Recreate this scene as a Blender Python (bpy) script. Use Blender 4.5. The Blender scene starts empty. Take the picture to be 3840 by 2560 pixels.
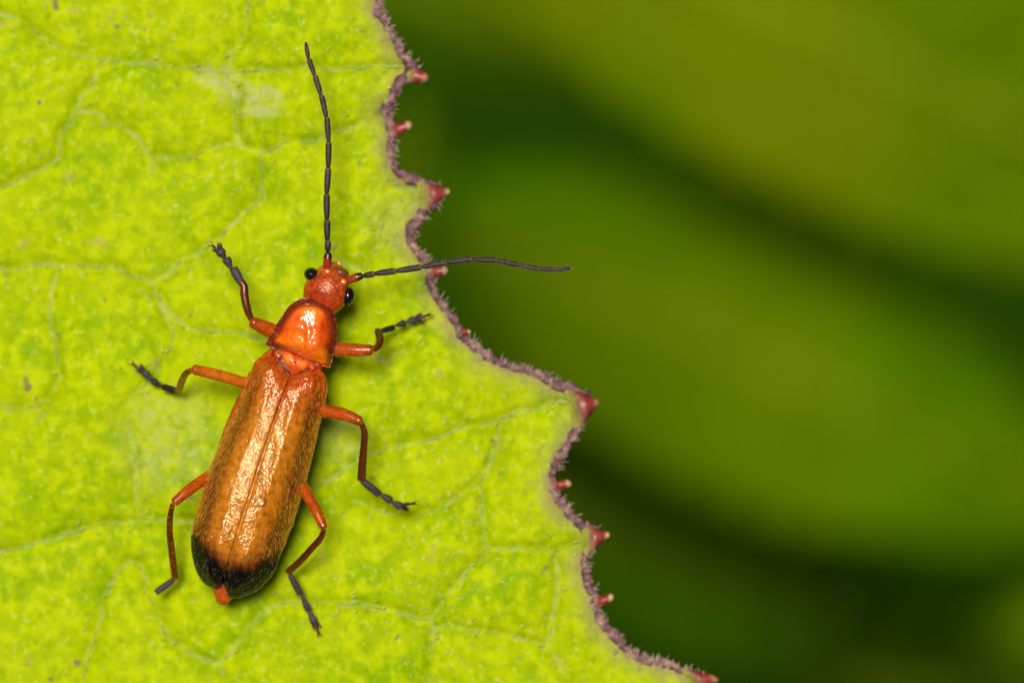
# Macro photograph: a soldier beetle on a serrated leaf.  1 Blender unit = 1 millimetre.
import bpy, math, random
import numpy as np
from mathutils import Vector, noise as mnoise

random.seed(7); RNG = np.random.default_rng(7)
scene = bpy.context.scene
scene.unit_settings.system = 'METRIC'
scene.unit_settings.scale_length = 0.001
scene.unit_settings.length_unit = 'MILLIMETERS'
col = scene.collection

# ------------------------------------------------------------------ camera
PXMM = 147.0          # photo pixels per millimetre in the plane z = 0
DIST = 150.0          # camera height over the leaf
W_MM = 3840.0 / PXMM
cam_d = bpy.data.cameras.new('camera')
cam = bpy.data.objects.new('camera', cam_d); col.objects.link(cam)
cam.location = (0, 0, DIST)
cam.rotation_euler = (0, 0, 0)
cam_d.sensor_width = 36.0
cam_d.lens = 36.0 * DIST / W_MM
cam_d.clip_start = 1.0
cam_d.clip_end = 200000.0
cam_d.dof.use_dof = True
cam_d.dof.focus_distance = DIST - 1.75
APERTURE_MM = 5.2
cam_d.dof.aperture_fstop = cam_d.lens * 1e-3 / APERTURE_MM
cam_d.dof.aperture_blades = 0
scene.camera = cam

# ------------------------------------------------------------------ sky, sun, exposure
SUN_TILT, SUN_AZ = math.radians(11.0), math.radians(116.0)   # tilt from the zenith; azimuth counter-clockwise from +X
sun_dir = Vector((math.sin(SUN_TILT) * math.cos(SUN_AZ), math.sin(SUN_TILT) * math.sin(SUN_AZ), math.cos(SUN_TILT)))
world = bpy.data.worlds.new('World'); scene.world = world; world.use_nodes = True
wn = world.node_tree.nodes; wl = world.node_tree.links
sky = wn.new('ShaderNodeTexSky'); sky.sky_type = 'NISHITA'; sky.sun_disc = False
sky.sun_elevation = math.pi / 2 - SUN_TILT
sky.sun_rotation = math.pi / 2 - SUN_AZ
bg = wn['Background']; bg.inputs['Strength'].default_value = 0.05
wl.new(sky.outputs['Color'], bg.inputs['Color'])
sun_d = bpy.data.lights.new('sun', 'SUN'); sun = bpy.data.objects.new('sun', sun_d); col.objects.link(sun)
sun_d.energy = 5.0; sun_d.angle = math.radians(15.0); sun_d.color = (1.0, 0.955, 0.89)
sun.rotation_euler = sun_dir.to_track_quat('Z', 'Y').to_euler()
sun.location = (0, 0, 400)
scene.view_settings.view_transform = 'Standard'
scene.view_settings.look = 'None'
scene.view_settings.exposure = 0.22
scene.view_settings.gamma = 1.0
scene.view_settings.use_curve_mapping = False
scene.cycles.use_denoising = True
scene.cycles.max_bounces = 6

# ------------------------------------------------------------------ helpers
def U(px, py, z=0.0):
    """photo pixel -> the point at height z that lies on that pixel's ray"""
    k = (DIST - z) / DIST / PXMM
    return Vector(((px - 1920.0) * k, (1280.0 - py) * k, z))

def lin(r, g, b):
    f = lambda c: ((c / 255.0) / 12.92) if c <= 10 else (((c / 255.0) + 0.055) / 1.055) ** 2.4
    return np.array((f(r), f(g), f(b)))

def smooth(a, b, x):
    t = np.clip((np.asarray(x, float) - a) / (b - a), 0, 1)
    return t * t * (3 - 2 * t)

def mixc(a, b, t):
    t = np.asarray(t, float)[..., None]
    return np.asarray(a) * (1 - t) + np.asarray(b) * t

def resample(pts, n):
    """n points evenly spaced along a Catmull-Rom curve through pts (rows of any width)"""
    P = np.asarray(pts, float)
    if len(P) == 2:
        t = np.linspace(0, 1, n)[:, None]
        return P[0] * (1 - t) + P[1] * t
    ext = np.vstack([2 * P[0] - P[1], P, 2 * P[-1] - P[-2]])
    out = []
    for i in range(1, len(ext) - 2):
        p0, p1, p2, p3 = ext[i - 1], ext[i], ext[i + 1], ext[i + 2]
        for t in np.linspace(0, 1, 16, endpoint=False):
            out.append(0.5 * ((2 * p1) + (-p0 + p2) * t + (2 * p0 - 5 * p1 + 4 * p2 - p3) * t * t + (-p0 + 3 * p1 - 3 * p2 + p3) * t ** 3))
    out.append(ext[-2]); out = np.array(out)
    d = np.r_[0, np.cumsum(np.linalg.norm(np.diff(out[:, :2], axis=0), axis=1))]
    if d[-1] < 1e-9:
        d = np.linspace(0, 1, len(out))
    s = np.linspace(0, d[-1], n)
    return np.stack([np.interp(s, d, out[:, k]) for k in range(P.shape[1])], 1)

def make_mesh(name, V, F, C=None, mat=None, parent=None, smooth_shade=True):
    me = bpy.data.meshes.new(name)
    me.from_pydata([tuple(v) for v in V], [], [tuple(int(i) for i in f) for f in F])
    if C is not None:
        a = me.color_attributes.new('Col', 'FLOAT_COLOR', 'POINT')
        buf = np.ones((len(V), 4), np.float32); buf[:, :3] = C
        a.data.foreach_set('color', buf.ravel())
    if smooth_shade:
        me.polygons.foreach_set('use_smooth', [True] * len(me.polygons))
    me.update()
    o = bpy.data.objects.new(name, me); col.objects.link(o)
    if mat: me.materials.append(mat)
    if parent: o.parent = parent
    return o

def orient(o):
    me = o.data; vol = 0.0
    c = sum((v.co for v in me.vertices), Vector()) / len(me.vertices)
    for p in me.polygons: vol += (p.center - c).dot(p.normal) * p.area
    if vol < 0: me.flip_normals()
    return o

def empty(name, loc=(0, 0, 0), parent=None):
    o = bpy.data.objects.new(name, None); col.objects.link(o)
    o.location = loc; o.empty_display_size = 0.5
    if parent: o.parent = parent
    return o

def tag(o, label=None, category=None, group=None, kind=None):
    if label: o['label'] = label
    if category: o['category'] = category
    if group: o['group'] = group
    if kind: o['kind'] = kind
    return o

def grid_faces(nr, nc, closed=False, off=0):
    i = np.arange(nr - 1)[:, None]; j = np.arange(nc if closed else nc - 1)[None, :]
    j2 = (j + 1) % nc
    a = i * nc + j; b = i * nc + j2; c = (i + 1) * nc + j2; d = (i + 1) * nc + j
    return (np.stack([a, b, c, d], -1).reshape(-1, 4) + off).tolist()

def tube_geo(pts, ra, rb=None, nring=16, nseg=14, cap=0.6, colf=None, off=0, lump=0.0, seed=0.0):
    """tapering tube through pts (x, y, z); ra / rb: half width across / half height, lists along the curve"""
    P = resample(pts, nring)
    n = len(P)
    tt = np.linspace(0, 1, n)
    A = np.interp(tt, np.linspace(0, 1, len(ra)), ra)
    rb = ra if rb is None else rb
    B = np.interp(tt, np.linspace(0, 1, len(rb)), rb)
    T = np.gradient(P, axis=0); T /= np.linalg.norm(T, axis=1)[:, None]
    rows = []; ts = []
    for e in (0.12, 0.5, 0.85):                                   # rounded start cap
        rows.append((P[0] - T[0] * A[0] * cap * math.sqrt(1 - e * e), T[0], A[0] * e, B[0] * e)); ts.append(0)
    for i in range(n):
        rows.append((P[i], T[i], A[i], B[i])); ts.append(tt[i])
    for e in (0.85, 0.5, 0.12):
        rows.append((P[-1] + T[-1] * A[-1] * cap * math.sqrt(1 - e * e), T[-1], A[-1] * e, B[-1] * e)); ts.append(1)
    V = []; C = []
    ang = np.linspace(0, 2 * math.pi, nseg, endpoint=False)
    up0 = np.array((0, 0, 1.0))
    for (p, t, a, b), tv in zip(rows, ts):
        side = np.cross(t, up0)
        if np.linalg.norm(side) < 0.12: side = np.array((1.0, 0, 0)) - t * t[0]
        side /= np.linalg.norm(side)
        up = np.cross(side, t)
        for q in ang:
            k = 1.0
            if lump:
                k += lump * mnoise.noise(Vector((p[0] * 9 + math.cos(q) * 1.3 + seed, p[1] * 9 + math.sin(q) * 1.3, p[2] * 9)))
            V.append(p + side * math.cos(q) * a * k + up * math.sin(q) * b * k)
            if colf is not None: C.append(colf(tv, q))
    nr = len(rows)
    F = grid_faces(nr, nseg, True, off)
    F.append([off + j for j in range(nseg)][::-1]); F.append([off + (nr - 1) * nseg + j for j in range(nseg)])
    F = [f[::-1] for f in F]                                       # outward
    return V, F, C

def tube(name, pts, ra, rb=None, mat=None, parent=None, colf=None, **kw):
    V, F, C = tube_geo(pts, ra, rb, colf=colf, **kw)
    return make_mesh(name, V, F, np.array(C) if colf is not None else None, mat, parent)

def sample_surface(o, n, rng, keep=None):
    """random points, normals and colours on a mesh object"""
    me = o.data
    V = np.empty(len(me.vertices) * 3); me.vertices.foreach_get('co', V); V = V.reshape(-1, 3)
    N = np.empty(len(me.vertices) * 3); me.vertices.foreach_get('normal', N); N = N.reshape(-1, 3)
    me.calc_loop_triangles()
    T = np.empty(len(me.loop_triangles) * 3, np.int32); me.loop_triangles.foreach_get('vertices', T); T = T.reshape(-1, 3)
    a, b, c = V[T[:, 0]], V[T[:, 1]], V[T[:, 2]]
    area = np.linalg.norm(np.cross(b - a, c - a), axis=1)
    k = rng.choice(len(T), n, p=area / area.sum())
    u, v = rng.random(n), rng.random(n); f = u + v > 1; u[f] = 1 - u[f]; v[f] = 1 - v[f]; w = 1 - u - v
    P = a[k] * w[:, None] + b[k] * u[:, None] + c[k] * v[:, None]
    Q = N[T[k, 0]] * w[:, None] + N[T[k, 1]] * u[:, None] + N[T[k, 2]] * v[:, None]
    Q /= np.maximum(np.linalg.norm(Q, axis=1), 1e-9)[:, None]
    if keep is not None:
        m = keep(P, Q); P, Q = P[m], Q[m]
    return P, Q

def hair_geo(P, D0, D1, L, R):
    """bent three-sided bristles: root P, first direction D0, tip direction D1, lengths L, root radii R"""
    n = len(P)
    L = np.broadcast_to(L, n)[:, None]; R = np.broadcast_to(R, n)[:, None]
    nz = lambda a: a / np.maximum(np.linalg.norm(a, axis=1), 1e-9)[:, None]
    D0, D1 = nz(D0), nz(D1)
    ref = np.where(np.abs(D0[:, 2:3]) > 0.9, np.array([[1.0, 0, 0]]), np.array([[0, 0, 1.0]]))
    s = nz(np.cross(D0, ref)); u = np.cross(s, D0)
    mid = P + D0 * L * 0.5; tip = mid + D1 * L * 0.5
    base = P - D0 * L * 0.06
    V = np.empty((n, 7, 3))
    for q in range(3):
        an = q * 2 * math.pi / 3
        o = s * math.cos(an) + u * math.sin(an)
        V[:, q] = base + o * R; V[:, 3 + q] = mid + o * R * 0.75
    V[:, 6] = tip
    F = []
    quad = [(0, 1, 4, 3), (1, 2, 5, 4), (2, 0, 3, 5)]; tri = [(3, 4, 6), (4, 5, 6), (5, 3, 6)]
    for i in range(n):
        o = i * 7
        F += [[a + o for a in f] for f in quad] + [[a + o for a in f] for f in tri]
    return V.reshape(-1, 3), F

def hairs(name, surf, n, length, radius, direction, lift, mat, parent, keep=None, jitter=0.25, seed=1):
    """lay hairs on a surface; direction: array or function(P) of the comb direction, lift: how far they stand up"""
    rng = np.random.default_rng(seed)
    P, N = sample_surface(surf, n, rng, keep)
    d = direction(P) if callable(direction) else np.broadcast_to(np.asarray(direction, float), P.shape)
    d = d - N * np.sum(d * N, 1)[:, None]
    d = d / np.maximum(np.linalg.norm(d, axis=1), 1e-6)[:, None]
    d = d + rng.normal(0, jitter, P.shape)
    D0 = d + N * lift * 1.5; D1 = d + N * lift * 0.5
    L = length * rng.uniform(0.6, 1.25, len(P))
    V, F = hair_geo(P, D0, D1, L, radius)
    o = make_mesh(name, V, F, None, mat, parent)
    o['kind'] = 'stuff'
    return o

# ------------------------------------------------------------------ materials
def new_mat(name):
    m = bpy.data.materials.new(name); m.use_nodes = True
    nt = m.node_tree
    return m, nt, nt.nodes['Principled BSDF'], nt.nodes, nt.links

def chitin(name, rough=0.3, spec=0.5, bump_scale=30.0, bump=0.3, bump_dist=0.02, detail=3.0, colour=None, vary=0.25, sss=0.0, coat=0.0, vor=None, tint=None, lum=False):
    """shell of the beetle: pigment from the Col attribute (or a colour) with fine mottling and relief"""
    m, nt, p, N, L = new_mat(name)
    tc = N.new('ShaderNodeTexCoord')
    src = tc.outputs['Object']
    if colour is None:
        at = N.new('ShaderNodeAttribute'); at.attribute_name = 'Col'; base = at.outputs['Color']
    else:
        rgb = N.new('ShaderNodeRGB'); rgb.outputs[0].default_value = (*colour, 1); base = rgb.outputs[0]
    nz = N.new('ShaderNodeTexNoise'); nz.inputs['Scale'].default_value = 7.0; nz.inputs['Detail'].default_value = 5.0
    L.new(src, nz.inputs['Vector'])
    mr = N.new('ShaderNodeMapRange'); mr.inputs['From Min'].default_value = 0.3; mr.inputs['From Max'].default_value = 0.7
    mr.inputs['To Min'].default_value = 1 - vary; mr.inputs['To Max'].default_value = 1 + vary
    L.new(nz.outputs['Fac'], mr.inputs['Value'])
    mul = N.new('ShaderNodeVectorMath'); mul.operation = 'SCALE'
    L.new(base, mul.inputs[0]); L.new(mr.outputs['Result'], mul.inputs['Scale'])
    L.new(mul.outputs['Vector'], p.inputs['Base Color'])
    p.inputs['Roughness'].default_value = rough
    p.inputs['Specular IOR Level'].default_value = spec
    if lum:                                                        # deeply pigmented shell is less polished
        bw = N.new('ShaderNodeRGBToBW'); L.new(base, bw.inputs['Color'])
        sm = N.new('ShaderNodeMapRange'); sm.inputs['From Min'].default_value = 0.01; sm.inputs['From Max'].default_value = 0.12
        sm.inputs['To Min'].default_value = 0.04; sm.inputs['To Max'].default_value = spec
        L.new(bw.outputs['Val'], sm.inputs['Value']); L.new(sm.outputs['Result'], p.inputs['Specular IOR Level'])
    if tint: p.inputs['Specular Tint'].default_value = (*tint, 1)
    if coat:
        p.inputs['Coat Weight'].default_value = coat; p.inputs['Coat Roughness'].default_value = 0.12
    if sss:
        p.inputs['Subsurface Weight'].default_value = sss
        p.inputs['Subsurface Radius'].default_value = (1.0, 0.35, 0.1); p.inputs['Subsurface Scale'].default_value = 0.12
    if vor:
        b0 = N.new('ShaderNodeTexVoronoi'); b0.inputs['Scale'].default_value = vor
        L.new(src, b0.inputs['Vector']); h = b0.outputs['Distance']
    else:
        b0 = N.new('ShaderNodeTexNoise'); b0.inputs['Scale'].default_value = bump_scale; b0.inputs['Detail'].default_value = detail
        L.new(src, b0.inputs['Vector']); h = b0.outputs['Fac']
    bp = N.new('ShaderNodeBump'); bp.inputs['Strength'].default_value = bump; bp.inputs['Distance'].default_value = bump_dist
    L.new(h, bp.inputs['Height']); L.new(bp.outputs['Normal'], p.inputs['Normal'])
    return m

M_elytra = chitin('elytron_shell', rough=0.15, spec=1.0, bump_scale=16.0, bump=1.0, bump_dist=0.030, detail=2.5, vary=0.35, tint=(1.0, 0.82, 0.50), lum=True)
M_pron = chitin('pronotum_shell', rough=0.11, spec=0.85, bump_scale=8.0, bump=0.8, bump_dist=0.035, detail=5, vary=0.2, tint=(1.0, 0.92, 0.8), lum=True)
M_body = chitin('body_shell', rough=0.26, spec=0.6, bump_scale=15.0, bump=1.0, bump_dist=0.026, vary=0.4, tint=(1.0, 0.75, 0.55))
M_leg = chitin('leg_shell', rough=0.2, spec=0.5, tint=(1.0, 0.75, 0.55), bump_scale=40.0, bump=0.3, bump_dist=0.02, vary=0.25)
M_tarsus = chitin('tarsus_shell', rough=0.45, spec=0.25, bump_scale=60.0, bump=0.6, bump_dist=0.02, vary=0.35)
M_ant = chitin('antenna_shell', rough=0.4, spec=0.3, bump_scale=70.0, bump=0.6, bump_dist=0.02, vary=0.35)
M_eye = chitin('eye_lens', rough=0.16, spec=0.5, colour=(0.004, 0.003, 0.003), vor=40.0, bump=0.25, bump_dist=0.012, vary=0.1)
M_hair_gold = chitin('golden_hair', rough=0.3, spec=0.35, colour=(0.60, 0.23, 0.018), bump=0.0, vary=0.3)
M_hair_pale = chitin('pale_hair', rough=0.35, spec=0.5, colour=(0.30, 0.22, 0.13), bump=0.0, vary=0.3)
M_hair_dark = chitin('dark_hair', rough=0.4, spec=0.4, colour=(0.06, 0.035, 0.015), bump=0.0, vary=0.3)
M_bristle = chitin('leaf_bristle', rough=0.45, spec=0.5, colour=(0.44, 0.29, 0.22), bump=0.0, vary=0.4)
M_fuzz = chitin('leaf_fuzz', rough=0.4, spec=0.5, colour=(0.42, 0.42, 0.13), bump=0.0, vary=0.4)
M_rim = chitin('leaf_margin', rough=0.55, spec=0.3, bump_scale=18.0, bump=0.8, bump_dist=0.06, vary=0.45)
M_tooth = chitin('leaf_tooth', rough=0.38, spec=0.3, bump_scale=16.0, bump=0.25, bump_dist=0.03, vary=0.25, sss=0.15)
M_vein = chitin('leaf_vein', rough=0.55, spec=0.25, bump_scale=14.0, bump=0.7, bump_dist=0.05, vary=0.35)

def leaf_material():
    """upper side of the fresh leaf; masks from the Col attribute: r = vein, g = scarred patch, b = purple margin"""
    m, nt, p, N, L = new_mat('leaf_blade')
    tc = N.new('ShaderNodeTexCoord').outputs['Object']
    at = N.new('ShaderNodeAttribute'); at.attribute_name = 'Col'
    sp = N.new('ShaderNodeSeparateColor'); L.new(at.outputs['Color'], sp.inputs['Color'])
    def nse(scale, detail=3.0, rough=0.5, seed=0.0):
        n = N.new('ShaderNodeTexNoise'); n.noise_dimensions = '4D'
        n.inputs['Scale'].default_value = scale; n.inputs['Detail'].default_value = detail
        n.inputs['Roughness'].default_value = rough; n.inputs['W'].default_value = seed
        L.new(tc, n.inputs['Vector']); return n.outputs['Fac']
    def rng(v, a, b, c=0.0, d=1.0):
        r = N.new('ShaderNodeMapRange'); r.interpolation_type = 'SMOOTHSTEP'
        for k, x in zip(('From Min', 'From Max', 'To Min', 'To Max'), (a, b, c, d)): r.inputs[k].default_value = x
        L.new(v, r.inputs['Value']); return r.outputs['Result']
    def mul(a, b):
        n = N.new('ShaderNodeMath'); n.operation = 'MULTIPLY'
        for s, x in zip(n.inputs, (a, b)):
            if isinstance(x, (int, float)): s.default_value = x
            else: L.new(x, s)
        return n.outputs[0]
    def mix(f, a, b):
        n = N.new('ShaderNodeMix'); n.data_type = 'RGBA'
        if isinstance(f, (int, float)): n.inputs['Factor'].default_value = f
        else: L.new(f, n.inputs['Factor'])
        for s, x in ((n.inputs[6], a), (n.inputs[7], b)):
            if isinstance(x, tuple): s.default_value = (*x, 1)
            else: L.new(x, s)
        return n.outputs[2]
    c = mix(rng(nse(0.62, 4.0, 0.6, 1.0), 0.36, 0.60), (0.160, 0.255, 0.0004), (0.240, 0.300, 0.0004))    # broad mottling
    c = mix(rng(nse(2.4, 4.0, 0.62, 5.0), 0.38, 0.66), c, (0.315, 0.375, 0.0004))                             # yellow cells
    c = mix(mul(rng(nse(3.4, 4.0, 0.6, 9.0), 0.50, 0.74), 0.62), c, (0.115, 0.210, 0.0005))                 # green cells
    c = mix(mul(rng(nse(7.0, 3.0, 0.6, 12.0), 0.57, 0.70), 0.60), c, (0.40, 0.43, 0.075))                   # pale pores
    c = mix(mul(rng(nse(1.5, 3.0, 0.6, 21.0), 0.63, 0.72), 0.60), c, (0.26, 0.21, 0.06))                   # rusty specks
    c = mix(mul(rng(nse(2.1, 2.0, 0.5, 33.0), 0.69, 0.755), 0.75), c, (0.13, 0.075, 0.05))
    c = mix(mul(rng(nse(0.9, 2.0, 0.5, 41.0), 0.70, 0.82), 0.75), c, (0.45, 0.40, 0.002))                  # yellow spots
    c = mix(mul(sp.outputs[0], rng(nse(3.0, 4.0, 0.7, 45.0), 0.36, 0.64, 0.1, 0.75)), c, mix(rng(nse(1.3, 2.0, 0.5, 47.0), 0.44, 0.54), (0.105, 0.180, 0.004), (0.27, 0.29, 0.10)))                                             # veins; the dark green stretches paint the shade beside them
    c = mix(mul(sp.outputs[1], rng(nse(4.0, 4.0, 0.7, 50.0), 0.38, 0.62)), c, (0.30, 0.32, 0.10))          # scar
    c = mix(mul(sp.outputs[2], rng(nse(5.0, 4.0, 0.7, 60.0), 0.30, 0.62, 0.45, 1.0)), c, (0.20, 0.135, 0.075))
    L.new(c, p.inputs['Base Color'])
    p.inputs['Roughness'].default_value = 0.52
    p.inputs['Specular IOR Level'].default_value = 0.01
    b1 = N.new('ShaderNodeBump'); b1.inputs['Strength'].default_value = 0.5; b1.inputs['Distance'].default_value = 0.06
    L.new(nse(4.2, 5.0, 0.6, 70.0), b1.inputs['Height']); L.new(b1.outputs['Normal'], p.inputs['Normal'])
    return m
M_leaf = leaf_material()

def far_leaf_material(name, c0, c1):
    m, nt, p, N, L = new_mat(name)
    tc = N.new('ShaderNodeTexCoord').outputs['Object']
    n = N.new('ShaderNodeTexNoise'); n.inputs['Scale'].default_value = 0.09; n.inputs['Detail'].default_value = 4
    L.new(tc, n.inputs['Vector'])
    r = N.new('ShaderNodeValToRGB'); r.color_ramp.elements[0].position = 0.35; r.color_ramp.elements[1].position = 0.65
    r.color_ramp.elements[0].color = (*c0, 1); r.color_ramp.elements[1].color = (*c1, 1)
    L.new(n.outputs['Fac'], r.inputs['Fac']); L.new(r.outputs['Color'], p.inputs['Base Color'])
    p.inputs['Roughness'].default_value = 0.6; p.inputs['Specular IOR Level'].default_value = 0.0
    n2 = N.new('ShaderNodeTexNoise'); n2.inputs['Scale'].default_value = 1.2
    L.new(tc, n2.inputs['Vector'])
    b = N.new('ShaderNodeBump'); b.inputs['Strength'].default_value = 0.3; b.inputs['Distance'].default_value = 0.3
    L.new(n2.outputs['Fac'], b.inputs['Height']); L.new(b.outputs['Normal'], p.inputs['Normal'])
    return m

# ------------------------------------------------------------------ ground
GZ = -260.0
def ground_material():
    m, nt, p, N, L = new_mat('shade_dark_soil')
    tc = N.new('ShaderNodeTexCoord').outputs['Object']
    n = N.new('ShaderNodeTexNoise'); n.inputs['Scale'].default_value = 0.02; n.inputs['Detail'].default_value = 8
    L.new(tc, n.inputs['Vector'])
    r = N.new('ShaderNodeValToRGB'); r.color_ramp.elements[0].color = (0.006, 0.020, 0.0003, 1); r.color_ramp.elements[1].color = (0.013, 0.036, 0.0004, 1)  # dark green paints in the shadow of the gap between the leaves
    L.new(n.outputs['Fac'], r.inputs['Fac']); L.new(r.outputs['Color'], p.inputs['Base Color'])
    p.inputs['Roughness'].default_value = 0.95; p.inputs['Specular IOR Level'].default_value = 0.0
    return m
def ground():
    s = np.r_[-40000, -8000, -2000, np.linspace(-600, 600, 61), 2000, 8000, 40000].astype(float)
    X, Y = np.meshgrid(s, s, indexing='ij')
    Z = np.array([[GZ + 6 * mnoise.fractal(Vector((x * 0.012, y * 0.012, 0)), 1, 2, 4) for y in s] for x in s])
    Z[np.abs(X) > 650] = GZ; Z[np.abs(Y) > 650] = GZ
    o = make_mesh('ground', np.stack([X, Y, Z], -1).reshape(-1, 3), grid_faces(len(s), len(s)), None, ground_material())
    tag(o, 'soil far beneath the leaves, gap shadow painted into its dark green', 'ground', kind='structure')
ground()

# ------------------------------------------------------------------ leaves of the undergrowth, far out of focus
def far_leaf(label, base, tip, half, zb, zt, mat, vein_mat, lean=0.0, arch=6.0, fold=0.12, seed=0, stem=True, group='blurred leaves of the undergrowth', sharp=0.8):
    """base, tip: photo pixels of the blade's two ends; half: half width in pixels; zb, zt: heights of the two ends"""
    B, T = U(*base, zb), U(*tip, zt)
    root = empty('undergrowth_leaf', B)
    k = (DIST - (zb + zt) / 2) / DIST / PXMM
    hw = half * k
    ax = (T - B); Ln = ax.length; ax = ax.normalized()
    side = Vector((ax.y, -ax.x, 0)).normalized(); up = side.cross(ax)
    nu, nv = 60, 25
    V = []
    for i in range(nu):
        u = i / (nu - 1)
        w = hw * (math.sin(math.pi * min(1, u ** 0.85)) ** sharp) + 0.02
        ser = 1 + 0.05 * math.sin(u * 95 + seed)
        for j in range(nv):
            v = j / (nv - 1) * 2 - 1
            ve = v * w * (ser if abs(v) > 0.95 else 1)
            z = arch * math.sin(math.pi * u) + fold * abs(ve) - lean * ve - 0.012 * ve * ve / max(hw, 1) * 6
            z += 0.6 * mnoise.noise(Vector((u * 9, v * 3, seed)))
            q = ax * (u * Ln) + side * ve + up * z
            V.append(q)
    bl = make_mesh('blade', V, grid_faces(nu, nv), None, mat, root)
    so = bl.modifiers.new('thickness', 'SOLIDIFY'); so.thickness = 0.35; so.offset = -1
    mid = [V[i * nv + nv // 2] + up * 0.1 for i in range(0, nu, 3)]
    tube('midrib', [tuple(p) for p in mid], [0.9, 0.6, 0.3], [0.5, 0.35, 0.2], vein_mat, root, nring=30, nseg=8)
    for i in range(6, nu - 8, 7):
        for s in (-1, 1):
            pts = []
            for q in range(7):
                ii = min(nu - 1, i + q); jj = nv // 2 + s * int(q * (nv // 2 - 1) / 6.0)
                pts.append(tuple(V[ii * nv + jj] + up * 0.05))
            tube('side_vein', pts, [0.35, 0.12], [0.25, 0.1], vein_mat, root, nring=12, nseg=6)
    if stem:
        g = Vector((B.x - ax.x * 30 + random.uniform(-8, 8), B.y - ax.y * 30 + random.uniform(-8, 8), GZ - 2))
        pts = [Vector((0, 0, 0)), -ax * 14 + Vector((0, 0, -8)), (g - B) * 0.5 - ax * 10, g - B]
        tube('petiole', [tuple(p) for p in pts], [0.9, 1.2, 1.6], None, vein_mat, root, nring=24, nseg=8)
    tag(root, label, 'leaf', group)
    return root

FL_olive = far_leaf_material('olive_leaf', (0.038, 0.100, 0.0002), (0.082, 0.110, 0.0002))  # far greens hold the light lost with depth as darker colour
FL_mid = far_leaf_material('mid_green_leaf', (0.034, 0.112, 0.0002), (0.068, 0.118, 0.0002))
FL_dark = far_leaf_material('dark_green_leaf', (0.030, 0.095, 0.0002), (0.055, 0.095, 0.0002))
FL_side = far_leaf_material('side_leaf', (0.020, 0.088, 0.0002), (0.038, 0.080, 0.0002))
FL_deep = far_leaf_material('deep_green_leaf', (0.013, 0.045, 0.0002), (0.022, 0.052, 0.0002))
FL_vein = far_leaf_material('far_vein', (0.075, 0.125, 0.002), (0.105, 0.150, 0.002))
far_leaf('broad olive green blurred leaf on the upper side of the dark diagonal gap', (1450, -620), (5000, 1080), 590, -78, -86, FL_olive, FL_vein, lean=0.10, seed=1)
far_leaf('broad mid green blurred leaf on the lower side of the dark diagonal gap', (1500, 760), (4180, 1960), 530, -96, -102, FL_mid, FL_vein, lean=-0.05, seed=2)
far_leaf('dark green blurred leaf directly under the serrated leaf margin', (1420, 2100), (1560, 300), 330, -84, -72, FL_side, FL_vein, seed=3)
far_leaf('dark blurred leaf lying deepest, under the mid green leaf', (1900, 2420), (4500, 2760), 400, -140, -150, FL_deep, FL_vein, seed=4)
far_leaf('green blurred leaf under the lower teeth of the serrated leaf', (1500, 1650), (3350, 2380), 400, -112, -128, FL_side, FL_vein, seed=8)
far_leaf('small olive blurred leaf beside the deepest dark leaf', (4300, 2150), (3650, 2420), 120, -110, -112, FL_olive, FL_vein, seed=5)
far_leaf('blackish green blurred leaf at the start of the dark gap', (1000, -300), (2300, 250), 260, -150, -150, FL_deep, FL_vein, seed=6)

# ring of grass added outside the frame to block the bright low sky
def sky_blocking_grass():
    rng = np.random.default_rng(21)
    V, F = [], []
    for i in range(760):
        a = rng.uniform(0, 2 * math.pi); d = rng.uniform(140, 400)
        bx, by = d * math.cos(a), d * math.sin(a)
        h = rng.uniform(270, 560); w = rng.uniform(9, 26); yaw = a + math.pi / 2 + rng.normal(0, 0.6)
        lean = rng.normal(0, 0.12); out = rng.uniform(-0.02, 0.3); tw = rng.normal(0, 0.5)
        o = len(V); n = 8
        for k in range(n + 1):
            t = k / n
            cx = bx + (math.cos(a) * out * t * t + math.cos(yaw) * lean * t) * h; cy = by + (math.sin(a) * out * t * t + math.sin(yaw) * lean * t) * h
            z = GZ - 3 + h * t * (1 - 0.12 * t * t)
            ww = w * (math.sin(math.pi * min(1, t * 0.9 + 0.12)) ** 0.7) * 0.5
            y2 = yaw + tw * t
            for sg in (-1, 0, 1):
                V.append((cx + math.cos(y2) * ww * sg - math.cos(a) * 0.18 * ww * (sg == 0), cy + math.sin(y2) * ww * sg - math.sin(a) * 0.18 * ww * (sg == 0), z))
        for k in range(n):
            for q in range(2):
                p = o + k * 3 + q; F.append((p, p + 1, p + 4, p + 3))
    ob = make_mesh('undergrowth', V, F, None, FL_mid)
    tag(ob, 'tall green grass blades added unseen around the leaf to block low sky', 'undergrowth', kind='stuff')
sky_blocking_grass()

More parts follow.
